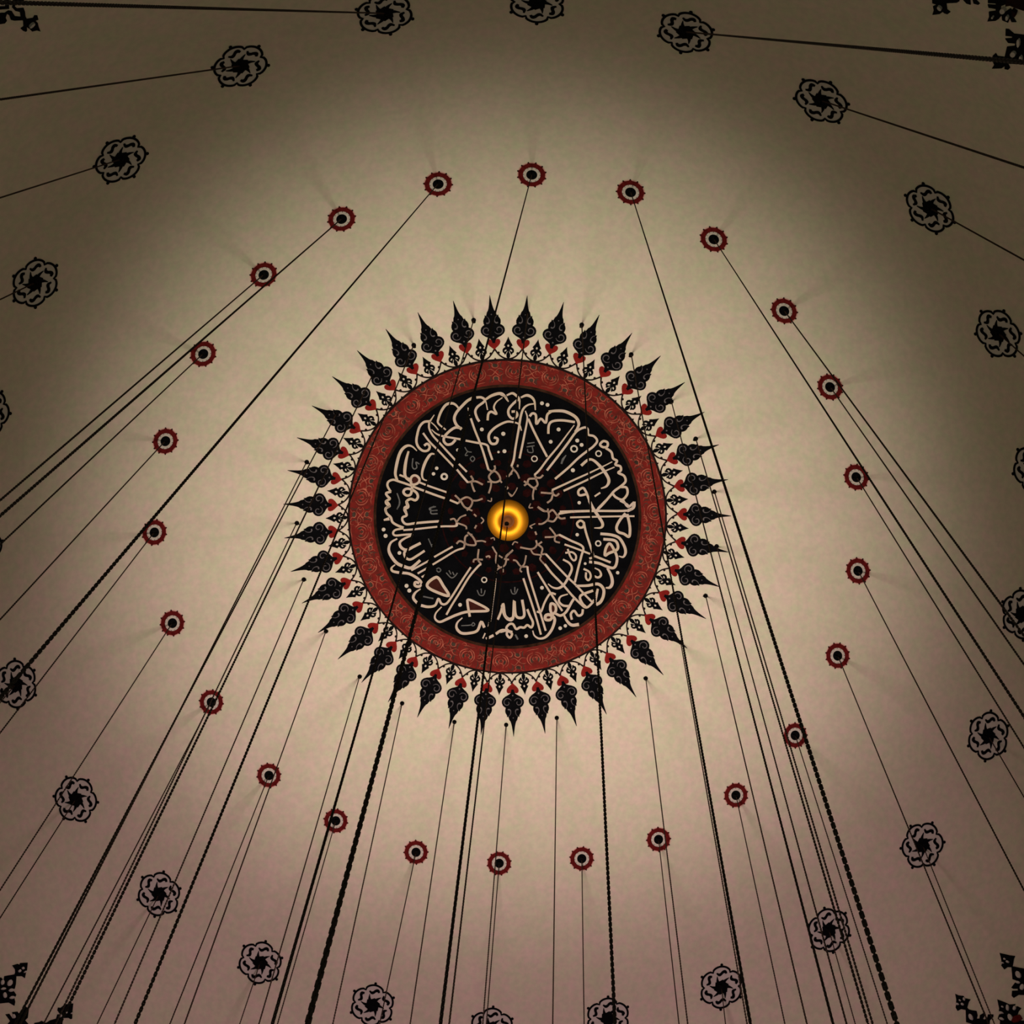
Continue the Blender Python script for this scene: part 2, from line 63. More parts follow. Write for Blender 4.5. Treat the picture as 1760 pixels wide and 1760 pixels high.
CORNERS={'tl':[[-9.049,11.334],[[-327,314,-117,319,-54,215,-108,208,-203,215,-195,175,-119,136,-9,150,63,82,132,-6,194,-53,291,-27,282,23,338,22,406,-50,367,-73,442,-118,501,-185,588,-264,509,-250,436,-276,349,-226,290,-204,336,-267,324,-288,259,-272,195,-235,222,-193,159,-105,125,-77,-23,-92,-92,-79,-178,4,-242,33,-220,-37,-156,-96,-162,-146,-263,-166,-403,42,-292,48,-258,93,-187,84,-57,-13,52,-19,-26,74,-127,91,-230,154,-250,204],[-476,313,-401,313,-267,128,-313,123,-450,112,-485,163,-367,172]],[[350,-96,363,-120,358,-157,337,-184,314,-186,302,-162,307,-126,327,-98]],[]],'tr':[[8.221,12.049],[[-709,497,-184,485,-253,405,-318,377,-528,369,-595,250,-565,203,-652,160,-696,179,-710,208,-792,171,-940,162,-851,249,-820,317,-725,347,-788,379],[-172,485,12,488,-84,339,-148,360],[46,489,94,445,112,367,65,341,-10,363],[364,504,753,536,637,391,502,346,423,251,504,235,663,316,667,272,605,200,598,57,499,46,512,115,418,28,331,67,383,159,275,86,192,48,19,28,117,121,175,213,323,238,352,279,228,294,253,357,406,355,428,387,280,386],[290,-95,347,-96,395,-179,641,-188,294,-743,-80,-755,-83,-829,-148,-870,-209,-857,-179,-807,-261,-848,-456,-859,-367,-786,-356,-721,-296,-621,-207,-569,-206,-623,-75,-634,90,-440,256,-413,299,-363,163,-362,155,-284,290,-269,325,-234,197,-229]],[[-677,268,-704,265,-721,286,-718,318,-697,342,-670,344,-654,324,-656,292],[234,141,219,127,202,121,193,126,196,139,211,152,228,158,237,154],[561,284,519,246,469,227,442,239,452,275,494,314,544,333,571,321],[217,-540,179,-577,132,-595,103,-582,109,-548,147,-511,194,-493,223,-505],[437,-317,392,-374,356,-399,350,-378,377,-322,422,-264,459,-239,465,-261],[294,-620,256,-669,223,-690,213,-672,233,-625,272,-576,305,-555,314,-573],[530,155,500,121,471,106,462,118,477,150,507,184,536,199,545,187]],[[746,424,1106,579,1183,590,1005,345,830,389],[733,334,778,284,695,198,650,216],[778,538,1106,579,814,431,649,392]]],'bl':[[-10.388,-9.336],[[91,705,204,684,235,651,261,674,411,613,311,495,257,459,192,396,157,453,52,502,-40,386,-112,323,-162,328,-155,210,-195,193,-230,174,-253,114,-312,63,-380,162,-602,244,-318,639,-249,616,-237,540,-174,608,35,546,74,572,102,620],[-578,12,-499,-13,-496,-81,-492,-118,-450,-121,-430,-15,-323,-53,-321,-94,-184,-71,-134,-33,-71,-109,-204,-242,-281,-258,-266,-337,-302,-383,-723,-176,-565,-128],[471,-363,509,-392,627,-378,795,-443,676,-572,596,-670,564,-662,541,-622,437,-572,317,-700,-231,-419,-138,-383,-49,-410,13,-414,66,-487,175,-487,305,-517,379,-463,433,-491,429,-397]],[[-125,423,-173,406,-212,418,-219,451,-191,487,-143,504,-104,492,-97,458],[-260,516,-288,491,-316,489,-328,510,-317,542,-289,566,-260,568,-249,548],[-298,401,-319,396,-354,406,-382,425,-387,443,-366,448,-331,439,-303,419],[-354,303,-375,271,-402,262,-419,281,-417,317,-396,349,-369,358,-351,339],[-161,306,-187,297,-226,306,-256,329,-258,352,-232,361,-193,352,-164,329],[-227,186,-251,179,-289,189,-319,211,-323,232,-299,239,-260,229,-231,207],[181,544,164,532,143,533,132,547,135,565,152,577,173,576,184,562],[292,485,280,477,255,476,231,484,223,495,235,503,260,504,284,496],[271,571,269,554,257,545,243,550,234,565,236,582,247,591,262,586],[-432,-93,-443,-120,-461,-129,-476,-117,-478,-90,-468,-64,-450,-54,-435,-66],[567,-523,548,-537,529,-537,521,-523,528,-503,546,-490,565,-490,573,-504],[430,-531,412,-540,389,-536,374,-520,376,-503,394,-494,417,-499,432,-514],[665,-594,654,-597,639,-593,627,-583,626,-573,637,-570,653,-574,665,-584]],[]],'br':[[11.62,-7.94],[[-797,-357,-710,-342,-619,-298,-574,-322,-532,-302,-451,-272,-450,-327,-405,-423,-356,-431,-280,-409,-194,-371,-119,-420,-89,-477,-39,-447,-76,-394,-21,-297,19,-347,23,-410,66,-403,90,-352,61,-295,160,-237,189,-275,171,-360,247,-453,92,-546,-234,-640,-399,-475,-497,-512,-534,-576,-613,-549,-633,-514,-701,-432],[-480,701,-360,740,-259,773,-154,816,-143,760,-81,642,101,705,209,746,526,377,378,300,323,207,263,214,207,290,313,354,288,376,207,331,154,324,163,436,212,490,73,458,3,527,-91,618,-168,576,-196,512,-305,537,-304,564,-400,646],[39,14,224,56,330,71,437,140,443,80,504,133,597,144,585,71,611,4,669,-72,851,22,928,-60,436,-343,365,-255,294,-251,266,-175,342,-113,230,-150,189,-92]],[[-177,-488,-141,-517,-140,-545,-173,-556,-222,-542,-257,-513,-258,-485,-225,-474],[-499,-414,-495,-430,-505,-444,-525,-448,-543,-440,-547,-424,-536,-410,-517,-405],[-587,-462,-587,-477,-604,-493,-628,-502,-646,-498,-646,-483,-628,-466,-604,-458],[-542,-327,-533,-344,-537,-356,-552,-356,-570,-343,-580,-326,-575,-313,-560,-314],[-601,-390,-597,-401,-602,-410,-614,-411,-625,-405,-630,-394,-624,-385,-612,-384],[175,620,211,585,207,550,166,536,110,551,74,587,78,622,120,635],[-288,676,-284,664,-291,655,-305,653,-317,661,-320,672,-313,682,-300,684],[-182,662,-191,648,-212,640,-234,644,-243,657,-235,671,-214,678,-192,674],[-273,604,-276,592,-297,576,-322,567,-337,569,-333,581,-313,596,-288,606],[404,458,403,420,381,400,350,408,328,441,329,480,351,500,382,491],[264,492,264,474,242,455,212,446,191,452,192,470,213,489,243,498],[372,22,393,-11,388,-32,361,-29,328,-3,307,30,312,52,339,48],[258,-25,261,-35,254,-43,241,-46,229,-41,227,-31,234,-22,247,-19],[555,-67,595,-100,595,-131,557,-143,501,-128,461,-95,461,-63,499,-52],[426,-191,421,-210,394,-227,359,-234,338,-226,343,-208,371,-190,405,-183],[338,-110,330,-126,299,-144,262,-153,242,-148,250,-132,281,-115,318,-105],[507,82,508,55,495,40,475,47,460,71,458,97,471,112,491,105]],[[593,-42,675,40,755,13,723,-77,654,-134,600,-129]]]}

# ------------------------------------------------------------------ materials
def mat(name, col, rough=0.85, var=0.0, vscale=6.0, col2=None, metallic=0.0, bump=0.0, bscale=20.0):
    mt = bpy.data.materials.new(name); mt.use_nodes = True
    nt = mt.node_tree; b = nt.nodes['Principled BSDF']
    b.inputs['Roughness'].default_value = rough
    b.inputs['Metallic'].default_value = metallic
    b.inputs['Specular IOR Level'].default_value = 0.03 if metallic == 0 else 0.5
    tc = nt.nodes.new('ShaderNodeTexCoord')
    if var > 0 or col2:
        n = nt.nodes.new('ShaderNodeTexNoise'); n.inputs['Scale'].default_value = vscale
        n.inputs['Detail'].default_value = 5; n.inputs['Roughness'].default_value = 0.6
        nt.links.new(tc.outputs['Object'], n.inputs['Vector'])
        r = nt.nodes.new('ShaderNodeValToRGB')
        r.color_ramp.elements[0].position = 0.3; r.color_ramp.elements[1].position = 0.7
        c2 = col2 or tuple(c * (1 - var) for c in col)
        r.color_ramp.elements[0].color = (*c2, 1); r.color_ramp.elements[1].color = (*col, 1)
        nt.links.new(n.outputs['Fac'], r.inputs['Fac'])
        nt.links.new(r.outputs['Color'], b.inputs['Base Color'])
    else:
        b.inputs['Base Color'].default_value = (*col, 1)
    if bump > 0:
        n2 = nt.nodes.new('ShaderNodeTexNoise'); n2.inputs['Scale'].default_value = bscale
        nt.links.new(tc.outputs['Object'], n2.inputs['Vector'])
        bp = nt.nodes.new('ShaderNodeBump'); bp.inputs['Strength'].default_value = bump; bp.inputs['Distance'].default_value = 0.02
        nt.links.new(n2.outputs['Fac'], bp.inputs['Height'])
        nt.links.new(bp.outputs['Normal'], b.inputs['Normal'])
    return mt

def plaster():
    mt = bpy.data.materials.new('dome_plaster'); mt.use_nodes = True
    nt = mt.node_tree; b = nt.nodes['Principled BSDF']
    b.inputs['Roughness'].default_value = 0.95
    b.inputs['Specular IOR Level'].default_value = 0.05
    tc = nt.nodes.new('ShaderNodeTexCoord')
    def layer(scale, detail, c0, c1, p0=0.35, p1=0.65):
        n = nt.nodes.new('ShaderNodeTexNoise'); n.inputs['Scale'].default_value = scale; n.inputs['Detail'].default_value = detail
        nt.links.new(tc.outputs['Object'], n.inputs['Vector'])
        r = nt.nodes.new('ShaderNodeValToRGB')
        r.color_ramp.elements[0].position = p0; r.color_ramp.elements[1].position = p1
        r.color_ramp.elements[0].color = (*c0, 1); r.color_ramp.elements[1].color = (*c1, 1)
        nt.links.new(n.outputs['Fac'], r.inputs['Fac'])
        return r.outputs['Color']
    def mix(a, c, f=1.0):
        x = nt.nodes.new('ShaderNodeMixRGB'); x.blend_type = 'MULTIPLY'; x.inputs[0].default_value = f
        nt.links.new(a, x.inputs[1]); nt.links.new(c, x.inputs[2]); return x.outputs[0]
    c = layer(0.9, 4, (0.64, 0.565, 0.46), (0.66, 0.56, 0.475))
    c = mix(c, layer(2.6, 5, (0.93, 0.97, 0.90), (1.0, 0.95, 0.97)))
    c = mix(c, layer(9.0, 4, (0.93, 0.93, 0.92), (1.03, 1.02, 1.0)))
    c = mix(c, layer(6.5, 3, (1.03, 0.955, 0.97), (0.965, 1.0, 0.93), 0.4, 0.6))
    nt.links.new(c, b.inputs['Base Color'])
    return mt

M = {
 'plaster': plaster(),
 'black': mat('black_paint', (0.0035, 0.0034, 0.0042), 0.9, 0.4, 8),
 'field': mat('black_field_paint', (0.0028, 0.0028, 0.0036), 0.9, 0.5, 5),
 'red': mat('red_paint', (0.23, 0.014, 0.011), 0.85, 0.35, 10),
 'darkred': mat('dark_red_paint', (0.13, 0.009, 0.009), 0.85, 0.45, 14),
 'maroon': mat('maroon_paint', (0.020, 0.0035, 0.0035), 0.9, 0.75, 9),
 'band': mat('band_red_paint', (0.19, 0.014, 0.011), 0.85, 0.0, 8.5, col2=(0.075, 0.013, 0.010)),
 'bandline': mat('band_orange_line_paint', (0.46, 0.12, 0.075), 0.85, 0.75, 9),
 'bandgrey': mat('band_olive_grey_paint', (0.065, 0.042, 0.030), 0.85, 0.6, 9),
 'brown': mat('brown_shade_paint', (0.045, 0.018, 0.010), 0.9, 0.8, 6),
 'cream': mat('cream_letter_paint', (0.51, 0.395, 0.335), 0.85, 0.0, 5, col2=(0.48, 0.37, 0.26)),
 'lattice': mat('cream_lattice_paint', (0.36, 0.25, 0.19), 0.85, 0.45, 9),
 'greymark': mat('grey_vowel_mark_paint', (0.13, 0.125, 0.12), 0.85, 0.4, 8),
 'dotwhite': mat('pale_dot_paint', (0.56, 0.48, 0.40), 0.8, 0.2, 8),
 'scroll': mat('lilac_grey_line_paint', (0.13, 0.11, 0.115), 0.85, 0.55, 14),
 'pale': mat('pale_ring_paint', (0.60, 0.50, 0.43), 0.8, 0.25, 14),
 'pink': mat('pink_edge_paint', (0.66, 0.34, 0.29), 0.8, 0.2, 14),
 'petal': mat('grey_petal_paint', (0.56, 0.49, 0.43), 0.85, 0.12, 6),
 'brownline': mat('dark_brown_line_paint', (0.014, 0.008, 0.007), 0.9, 0.4, 8),
 'gold': mat('gilded_metal', (0.92, 0.41, 0.020), 0.60, 0.0, 1, metallic=1.0, bump=0.15, bscale=9),
 'fill': mat('letter_fill_paint', (0.045, 0.011, 0.008), 0.9, 0.3, 9),
 'recess_shade': mat('recess_shade_metal', (0.20, 0.065, 0.010), 0.7, 0.2, 9, metallic=0.6),
 'iron': mat('dark_iron', (0.055, 0.032, 0.024), 0.75, 0.4, 30),
 'hook': mat('black_iron_hook', (0.006, 0.005, 0.005), 0.8, 0.3, 30),
}

# ------------------------------------------------------------------ placing things on the dome
def normal_at(u, v):
    r = math.hypot(u, v) / R; a = math.atan2(u, v)
    return Vector((math.sin(r) * math.sin(a), -math.sin(r) * math.cos(a), math.cos(r)))
def frame_at(u, v):
    """tangent frame on the inside of the dome: local Z points into the room"""
    n = normal_at(u, v); z = -n
    up = Vector((0, -1, 0)); y = (up - z * up.dot(z)).normalized(); x = y.cross(z)
    p = CEN + n * R
    return Matrix(((x.x, y.x, z.x, p.x), (x.y, y.y, z.y, p.y), (x.z, y.z, z.z, p.z), (0, 0, 0, 1)))
def L3(x, y, h):
    """arc coordinates around a point of the dome and a height above the plaster -> local point"""
    rho = math.hypot(x, y)
    if rho < 1e-9: return Vector((0, 0, h))
    a = rho / R; k = (R - h) * math.sin(a) / rho
    return Vector((x * k, y * k, R - (R - h) * math.cos(a)))
SINK = -0.004

def obj(name, bm, material, parent=None):
    me = bpy.data.meshes.new(name); bm.to_mesh(me); bm.free()
    me.materials.append(M[material])
    o = bpy.data.objects.new(name, me); COL.objects.link(o)
    if parent is not None: o.parent = parent
    return o
def thing(name, mw, label, cat, group=None):
    o = bpy.data.objects.new(name, None); COL.objects.link(o)
    o.empty_display_size = 0.2
    o.matrix_world = mw
    o['label'] = label; o['category'] = cat
    if group: o['group'] = group
    return o
def dup_children(src, dst):
    for ch in src.children:
        c = ch.copy(); COL.objects.link(c); c.parent = dst
        for g in ch.children:
            d = g.copy(); COL.objects.link(d); d.parent = c

def poly(bm, pts, h, h0=SINK):
    """a raised flat shape with the given outline (arc coordinates)"""
    n = len(pts)
    top = [bm.verts.new(L3(x, y, h)) for x, y in pts]
    low = [bm.verts.new(L3(x, y, h0)) for x, y in pts]
    area = sum(pts[i][0] * pts[(i + 1) % n][1] - pts[(i + 1) % n][0] * pts[i][1] for i in range(n))
    for a, b, c in tessellate_polygon([[Vector((x, y, 0)) for x, y in pts]]):
        (xa, ya), (xb, yb), (xc, yc) = pts[a], pts[b], pts[c]
        cr = (xb - xa) * (yc - ya) - (xc - xa) * (yb - ya)
        if abs(cr) < 1e-12: continue
        tri = (top[a], top[b], top[c]) if cr > 0 else (top[a], top[c], top[b])
        if bm.faces.get(tri) is None: bm.faces.new(tri)
    for i in range(n):
        j = (i + 1) % n
        q = (top[i], low[i], low[j], top[j]) if area > 0 else (top[i], top[j], low[j], low[i])
        bm.faces.new(q)
def spline(pts, closed=False, sub=5):
    n = len(pts)
    if n < 3: return list(pts), [i / max(1, n - 1) for i in range(n)]
    out = []; ts = []
    segs = n if closed else n - 1
    for i in range(segs):
        if closed: p0, p1, p2, p3 = (pts[(i + k - 1) % n] for k in range(4))
        else:
            p1, p2 = pts[i], pts[i + 1]
            p0 = pts[i - 1] if i > 0 else (2 * p1[0] - p2[0], 2 * p1[1] - p2[1])
            p3 = pts[i + 2] if i + 2 < n else (2 * p2[0] - p1[0], 2 * p2[1] - p1[1])
        for k in range(sub):
            t = k / sub
            q = []
            for a in range(2):
                q.append(0.5 * (2 * p1[a] + (p2[a] - p0[a]) * t + (2 * p0[a] - 5 * p1[a] + 4 * p2[a] - p3[a]) * t * t
                                + (3 * p1[a] - p0[a] - 3 * p2[a] + p3[a]) * t ** 3))
            out.append(tuple(q)); ts.append((i + t) / segs)
    if not closed: out.append(pts[-1]); ts.append(1.0)
    return out, ts
def wid(ws, t):
    if len(ws) == 1: return ws[0]
    f = t * (len(ws) - 1); i = min(int(f), len(ws) - 2); f -= i
    return ws[i] * (1 - f) + ws[i + 1] * f
def stroke(bm, pts, ws, h, closed=False, sub=5, h0=SINK, smooth=True):
    """a brush stroke of varying width following a curve"""
    P, T = spline(pts, closed, sub) if smooth else (list(pts), [i / max(1, len(pts) - 1) for i in range(len(pts))])
    n = len(P); rows = []
    for i in range(n):
        a = P[(i - 1) % n] if (closed or i > 0) else P[i]
        b = P[(i + 1) % n] if (closed or i < n - 1) else P[i]
        dx, dy = b[0] - a[0], b[1] - a[1]; l = math.hypot(dx, dy) or 1e-9
        nx, ny = -dy / l, dx / l; w_ = wid(ws, T[i]) / 2
        x, y = P[i]
        rows.append([bm.verts.new(L3(x + nx * w_, y + ny * w_, h0)), bm.verts.new(L3(x + nx * w_, y + ny * w_, h)),
                     bm.verts.new(L3(x - nx * w_, y - ny * w_, h)), bm.verts.new(L3(x - nx * w_, y - ny * w_, h0))])
    for i in range(n if closed else n - 1):
        r0, r1 = rows[i], rows[(i + 1) % n]
        for k in range(3): bm.faces.new((r0[k], r0[k + 1], r1[k + 1], r1[k]))
    if not closed:
        bm.faces.new(rows[0][::-1]); bm.faces.new(rows[-1])
def circle(cx, cy, r, n=16, r2=None, rot=0.0):
    r2 = r2 or r; out = []
    for i in range(n):
        t = 2 * math.pi * i / n; x, y = r * math.cos(t), r2 * math.sin(t)
        out.append((cx + x * math.cos(rot) - y * math.sin(rot), cy + x * math.sin(rot) + y * math.cos(rot)))
    return out
def annulus(bm, r0, r1, h, n=96, rings=1, h0=SINK, fn=None):
    """ring-shaped raised band around the origin of the frame; fn(angle) may change the outer radius"""
    loops = []
    def loop(rf, hh):
        return [bm.verts.new(L3(rf(2 * math.pi * i / n) * math.sin(2 * math.pi * i / n), rf(2 * math.pi * i / n) * math.cos(2 * math.pi * i / n), hh)) for i in range(n)]
    out = fn or (lambda a: r1)
    if r0 > 0: loops.append(loop(lambda a: r0, h0))
    for k in range(rings + 1):
        f = k / rings
        if r0 <= 0 and k == 0: continue
        loops.append(loop(lambda a, f=f: r0 + (out(a) - r0) * f, h))
    loops.append(loop(out, h0))
    for a, b in zip(loops, loops[1:]):
        for i in range(n):
            j = (i + 1) % n
            bm.faces.new((a[i], a[j], b[j], b[i]))
    if r0 <= 0:
        c = bm.verts.new((0, 0, h))
        for i in range(n): bm.faces.new((c, loops[0][(i + 1) % n], loops[0][i]))
    bmesh.ops.recalc_face_normals(bm, faces=bm.faces)

CLOCK = ['twelve o\'clock', 'half past twelve', 'one o\'clock', 'half past one', 'two o\'clock', 'half past two', 'three o\'clock',
         'half past three', 'four o\'clock', 'half past four', 'five o\'clock', 'half past five', 'six o\'clock', 'half past six',
         'seven o\'clock', 'half past seven', 'eight o\'clock', 'half past eight', 'nine o\'clock', 'half past nine', 'ten o\'clock',
         'half past ten', 'eleven o\'clock', 'half past eleven']

# ------------------------------------------------------------------ the dome itself
bm = bmesh.new()
NA, NR = 128, 56
amax = math.radians(91)
rows = []
for k in range(1, NR + 1):
    a = amax * k / NR
    rows.append([bm.verts.new(CEN + Vector((R * math.sin(a) * math.sin(t), -R * math.sin(a) * math.cos(t), R * math.cos(a))))
                 for t in (2 * math.pi * i / NA for i in range(NA))])
top = bm.verts.new(CEN + Vector((0, 0, R)))
for i in range(NA):
    j = (i + 1) % NA
    bm.faces.new((top, rows[0][i], rows[0][j]))
    for k in range(NR - 1): bm.faces.new((rows[k][i], rows[k + 1][i], rows[k + 1][j], rows[k][j]))
bmesh.ops.recalc_face_normals(bm, faces=bm.faces)
bmesh.ops.reverse_faces(bm, faces=bm.faces)
for f in bm.faces: f.smooth = True
dome = obj('ceiling', bm, 'plaster')
dome['kind'] = 'structure'

# ------------------------------------------------------------------ the painted roundel at the top of the dome
RU, RV = -0.0194, 0.0267
round_m = frame_at(RU, RV)
roundel = thing('ceiling_roundel', round_m, 'large round calligraphy roundel with red border and black palmettes at the dome centre', 'roundel')
R_DISC, R_BAND0, R_BAND1, R_HEART = 2.61, 2.665, 3.15, 3.485

bm = bmesh.new(); annulus(bm, 0, R_DISC + 0.01, 0.012, 128, 14)
obj('inscription_field', bm, 'field', roundel)
bm = bmesh.new(); annulus(bm, R_DISC, R_BAND0 + 0.01, 0.015, 128, 2)
obj('inner_shade_ring', bm, 'brown', roundel)  # shadow along the edge of the field, painted as a brown ring
bm = bmesh.new(); annulus(bm, R_BAND0, R_BAND1, 0.02, 160, 4)
band = obj('red_border', bm, 'band', roundel)
bm = bmesh.new(); annulus(bm, R_BAND1 - 0.012, R_BAND1 + 0.022, 0.024, 160, 1)
obj('outer_rim', bm, 'brownline', roundel)

# arabesque on the red border
rng = random.Random(5)
bl = bmesh.new(); bd = bmesh.new()
def pol(ang, rad): return (rad * math.sin(ang), rad * math.cos(ang))
NC = 26
for c in range(NC):
    a0 = 2 * math.pi * c / NC
    rc = 2.925
    def q(x, y, a0=a0, rc=rc):   # cell coordinates: x along the band, y outwards
        return pol(a0 + x / rc, rc + y)
    j = lambda s=0.012: rng.uniform(-s, s)
    # large flower
    for sx in (-0.075, 0.0, 0.075):
        poly(bd, [q(sx + px + j(0.004), py + (0.02 if sx else -0.01)) for px, py in circle(0, 0, 0.020 if sx else 0.015, 8, 0.045 if sx else 0.028, sx * 3)], 0.0225, 0.01)
    for rr, w_ in ((0.15, 0.018), (0.105, 0.014), (0.045, 0.012)):
        for sg in (-1, 1):
            stroke(bl, [q(sg * rr * math.sin(t) * 1.05 + j(0.006), -rr * math.cos(t) * 0.95 + j(0.006)) for t in (0.12, 0.7, 1.3, 1.9, 2.5)], [0.006, w_, w_, 0.005], 0.0235, h0=0.01, sub=3)
    # shoulders and links to the neighbours
    xs = math.pi * rc / NC
    for sy in (-1, 1):
        poly(bd, [q(xs + px, sy * 0.13 + py) for px, py in circle(0, 0, 0.055, 9, 0.035, j(0.5))], 0.0225, 0.01)
        stroke(bl, [q(xs - 0.10 + j(), sy * 0.20), q(xs - 0.05, sy * 0.17), q(xs - 0.055, sy * 0.11), q(xs + j(), sy * 0.08), q(xs + 0.055, sy * 0.11), q(xs + 0.05, sy * 0.17), q(xs + 0.1 + j(), sy * 0.20)], [0.006, 0.015, 0.015, 0.006], 0.0235, h0=0.01, sub=3)
        stroke(bl, [q(xs - 0.16 + j(), sy * 0.05), q(xs - 0.08, sy * 0.06 + j()), q(xs, -sy * 0.01), q(xs + 0.07, -sy * 0.07 + j()), q(xs + 0.15, -sy * 0.04)], [0.005, 0.014, 0.012, 0.005], 0.0235, h0=0.01, sub=3)
        stroke(bl, [q(-0.12 + j(), sy * 0.205), q(-0.04, sy * 0.19 + j(0.008)), q(0.04, sy * 0.20 + j(0.008)), q(0.13 + j(), sy * 0.185)], [0.004, 0.013, 0.004], 0.0235, h0=0.01, sub=3)
        stroke(bd, [q(xs - 0.13, sy * 0.20), q(xs - 0.1, sy * 0.13), q(xs - 0.12, sy * 0.06)], [0.01, 0.022, 0.008], 0.0222, h0=0.01, sub=3)
        stroke(bd, [q(xs + 0.13, sy * 0.20), q(xs + 0.1, sy * 0.13), q(xs + 0.12, sy * 0.06)], [0.01, 0.022, 0.008], 0.0222, h0=0.01, sub=3)
for c in range(280):
    a0 = rng.uniform(0, 2 * math.pi); rr = rng.uniform(2.71, 3.10); sz = rng.uniform(0.035, 0.075); ph = rng.uniform(0, 6.28); sg = rng.choice((-1, 1))
    cx_, cy_ = pol(a0, rr)
    pts_ = []
    for t in (0, 0.8, 1.6, 2.4, 3.2, 4.0):
        q_ = (cx_ + sg * sz * (1 - t * 0.12) * math.cos(ph + t), cy_ + sz * (1 - t * 0.12) * math.sin(ph + t))
        d_ = math.hypot(*q_)
        if d_ < 2.69: q_ = (q_[0] * 2.69 / d_, q_[1] * 2.69 / d_)
        if d_ > 3.125: q_ = (q_[0] * 3.125 / d_, q_[1] * 3.125 / d_)
        pts_.append(q_)
    stroke(bl if c % 3 else bd, pts_, [0.004, rng.uniform(0.010, 0.017), 0.004], 0.0234 if c % 3 else 0.0221, h0=0.01, sub=2)
obj('border_dark_motif', bd, 'bandgrey', roundel)
obj('border_scroll', bl, 'bandline', roundel)

# dark red figures around the boss
rng2 = random.Random(3)
for n_, rad, sz, off in ((12, 0.62, 0.10, 0.1), (12, 0.86, 0.115, 0.36), (24, 1.12, 0.085, 0.05)):
    for i in range(n_):
        a = off + 2 * math.pi * i / n_ + rng2.uniform(-0.03, 0.03)
        x, y = pol(a, rad + rng2.uniform(-0.02, 0.02)); k = rng2.uniform(0.8, 1.15)
        bm = bmesh.new()
        poly(bm, circle(x, y, sz * k, rng2.choice((5, 6, 7)), sz * 0.85 * k, a), 0.0145, 0.005)
        obj('maroon_figure', bm, 'maroon', roundel)
bm = bmesh.new(); annulus(bm, 1.30, 1.325, 0.0143, 96, 1, 0.005); obj('maroon_ring', bm, 'maroon', roundel)

def strokes_mesh(data, h, h0=0.006, extra=None):
    bm = bmesh.new()
    for ws, cl, flat in data:
        pts = [(flat[i] / 1000, flat[i + 1] / 1000) for i in range(0, len(flat), 2)]
        stroke(bm, pts, [w_ / 1000 for w_ in ws], h, bool(cl), 5, h0)
    if extra: extra(bm)
    bmesh.ops.recalc_face_normals(bm, faces=bm.faces)
    return bm
obj('lettering', strokes_mesh(LETTERS, 0.020), 'cream', roundel)
for flat in FILLS:
    bm = bmesh.new(); poly(bm, [(flat[i] / 1000, flat[i + 1] / 1000) for i in range(0, len(flat), 2)], 0.0155, 0.006); obj('letter_fill', bm, 'fill', roundel)
obj('star_lattice', strokes_mesh(LATTICE, 0.018), 'lattice', roundel)
obj('vowel_marks', strokes_mesh(MARKS, 0.017), 'greymark', roundel)
for x, y, r_ in DOTS:
    bm = bmesh.new(); poly(bm, circle(x / 1000, y / 1000, r_ / 1000, 12), 0.019, 0.006); obj('letter_dot', bm, 'dotwhite', roundel)
for x, y, r_, w_ in RINGS:
    bm = bmesh.new(); stroke(bm, circle(x / 1000, y / 1000, r_ / 1000, 12), [w_ / 1000], 0.019, True, 2, 0.006)
    bmesh.ops.recalc_face_normals(bm, faces=bm.faces); obj('letter_ring', bm, 'dotwhite', roundel)

# fringe of hearts, palmettes, small sprigs and tendrils; drawn once pointing "up", then turned around the centre
U = 0.01156
def up(x, y): # design units (about 1 cm): x sideways, y outwards from the heart
    return (x * U, R_HEART + y * U)
def mirror(prof): return [(x, y) for x, y in prof] + [(-x, y) for x, y in reversed(prof) if x > 0.001]
pal = [(2.2, 1), (3, 5), (4.5, 8), (8, 10.5), (13, 13), (17.5, 16.5), (19.8, 20.5), (20, 24.5), (18.6, 28.5), (16, 31.3), (13.2, 33),
       (14.2, 36), (14.4, 40), (13.2, 43.5), (11.5, 46), (11, 50), (9, 48.5), (8, 51.5), (7.3, 54.5), (5.2, 57.5), (3.9, 61.5), (2.7, 67), (1.8, 73), (1.0, 79), (0.3, 84)]
bm = bmesh.new(); poly(bm, [up(x, y) for x, y in mirror(pal)], 0.012)
palmette = obj('palmette', bm, 'black', roundel)
bm = bmesh.new()
for sg in (-1, 1):
    sp = [(sg * (9.6 + r_ * math.cos(t) * -1), 23.5 + r_ * math.sin(t)) for r_, t in
          ((7.6, 3.5), (7.2, 4.2), (6.9, 4.9), (6.6, 5.6), (6.2, 6.3), (5.7, 7.0), (5.0, 7.7), (4.0, 8.4), (3.0, 9.1), (2.0, 10.0))]
    sp = [(sg * (9.8 - (abs(x) - 9.6)), y) for x, y in sp]
    stroke(bm, [up(x, y) for x, y in sp], [0.008, 0.017, 0.019, 0.017, 0.010], 0.0150, sub=3, h0=0.004)
    stroke(bm, [up(sg * 9.6, 36.6), up(sg * 7.0, 36.0), up(sg * 4.6, 38.2), up(sg * 4.4, 42), up(sg * 6.0, 46), up(sg * 8.5, 48)], [0.028, 0.022, 0.012, 0.007], 0.0150, sub=3, h0=0.004)
poly(bm, [up(x, y) for x, y in circle(0, 11.5, 1.4, 8)], 0.0150, 0.004)
poly(bm, [up(x, y) for x, y in circle(0, 51, 1.1, 8)], 0.0150, 0.004)
obj('scroll', bm, 'scroll', palmette)
hp = [(0, -10.5), (3, -7.5), (7, -4.2), (10, -0.5), (11, 3), (10, 6.3), (7, 7.8), (4, 7), (1.8, 5), (0, 4.2)]
bm = bmesh.new(); poly(bm, [up(x, y) for x, y in mirror(hp)[:-1]] , 0.009)
heart = obj('heart', bm, 'red', roundel)
half = math.pi / 40
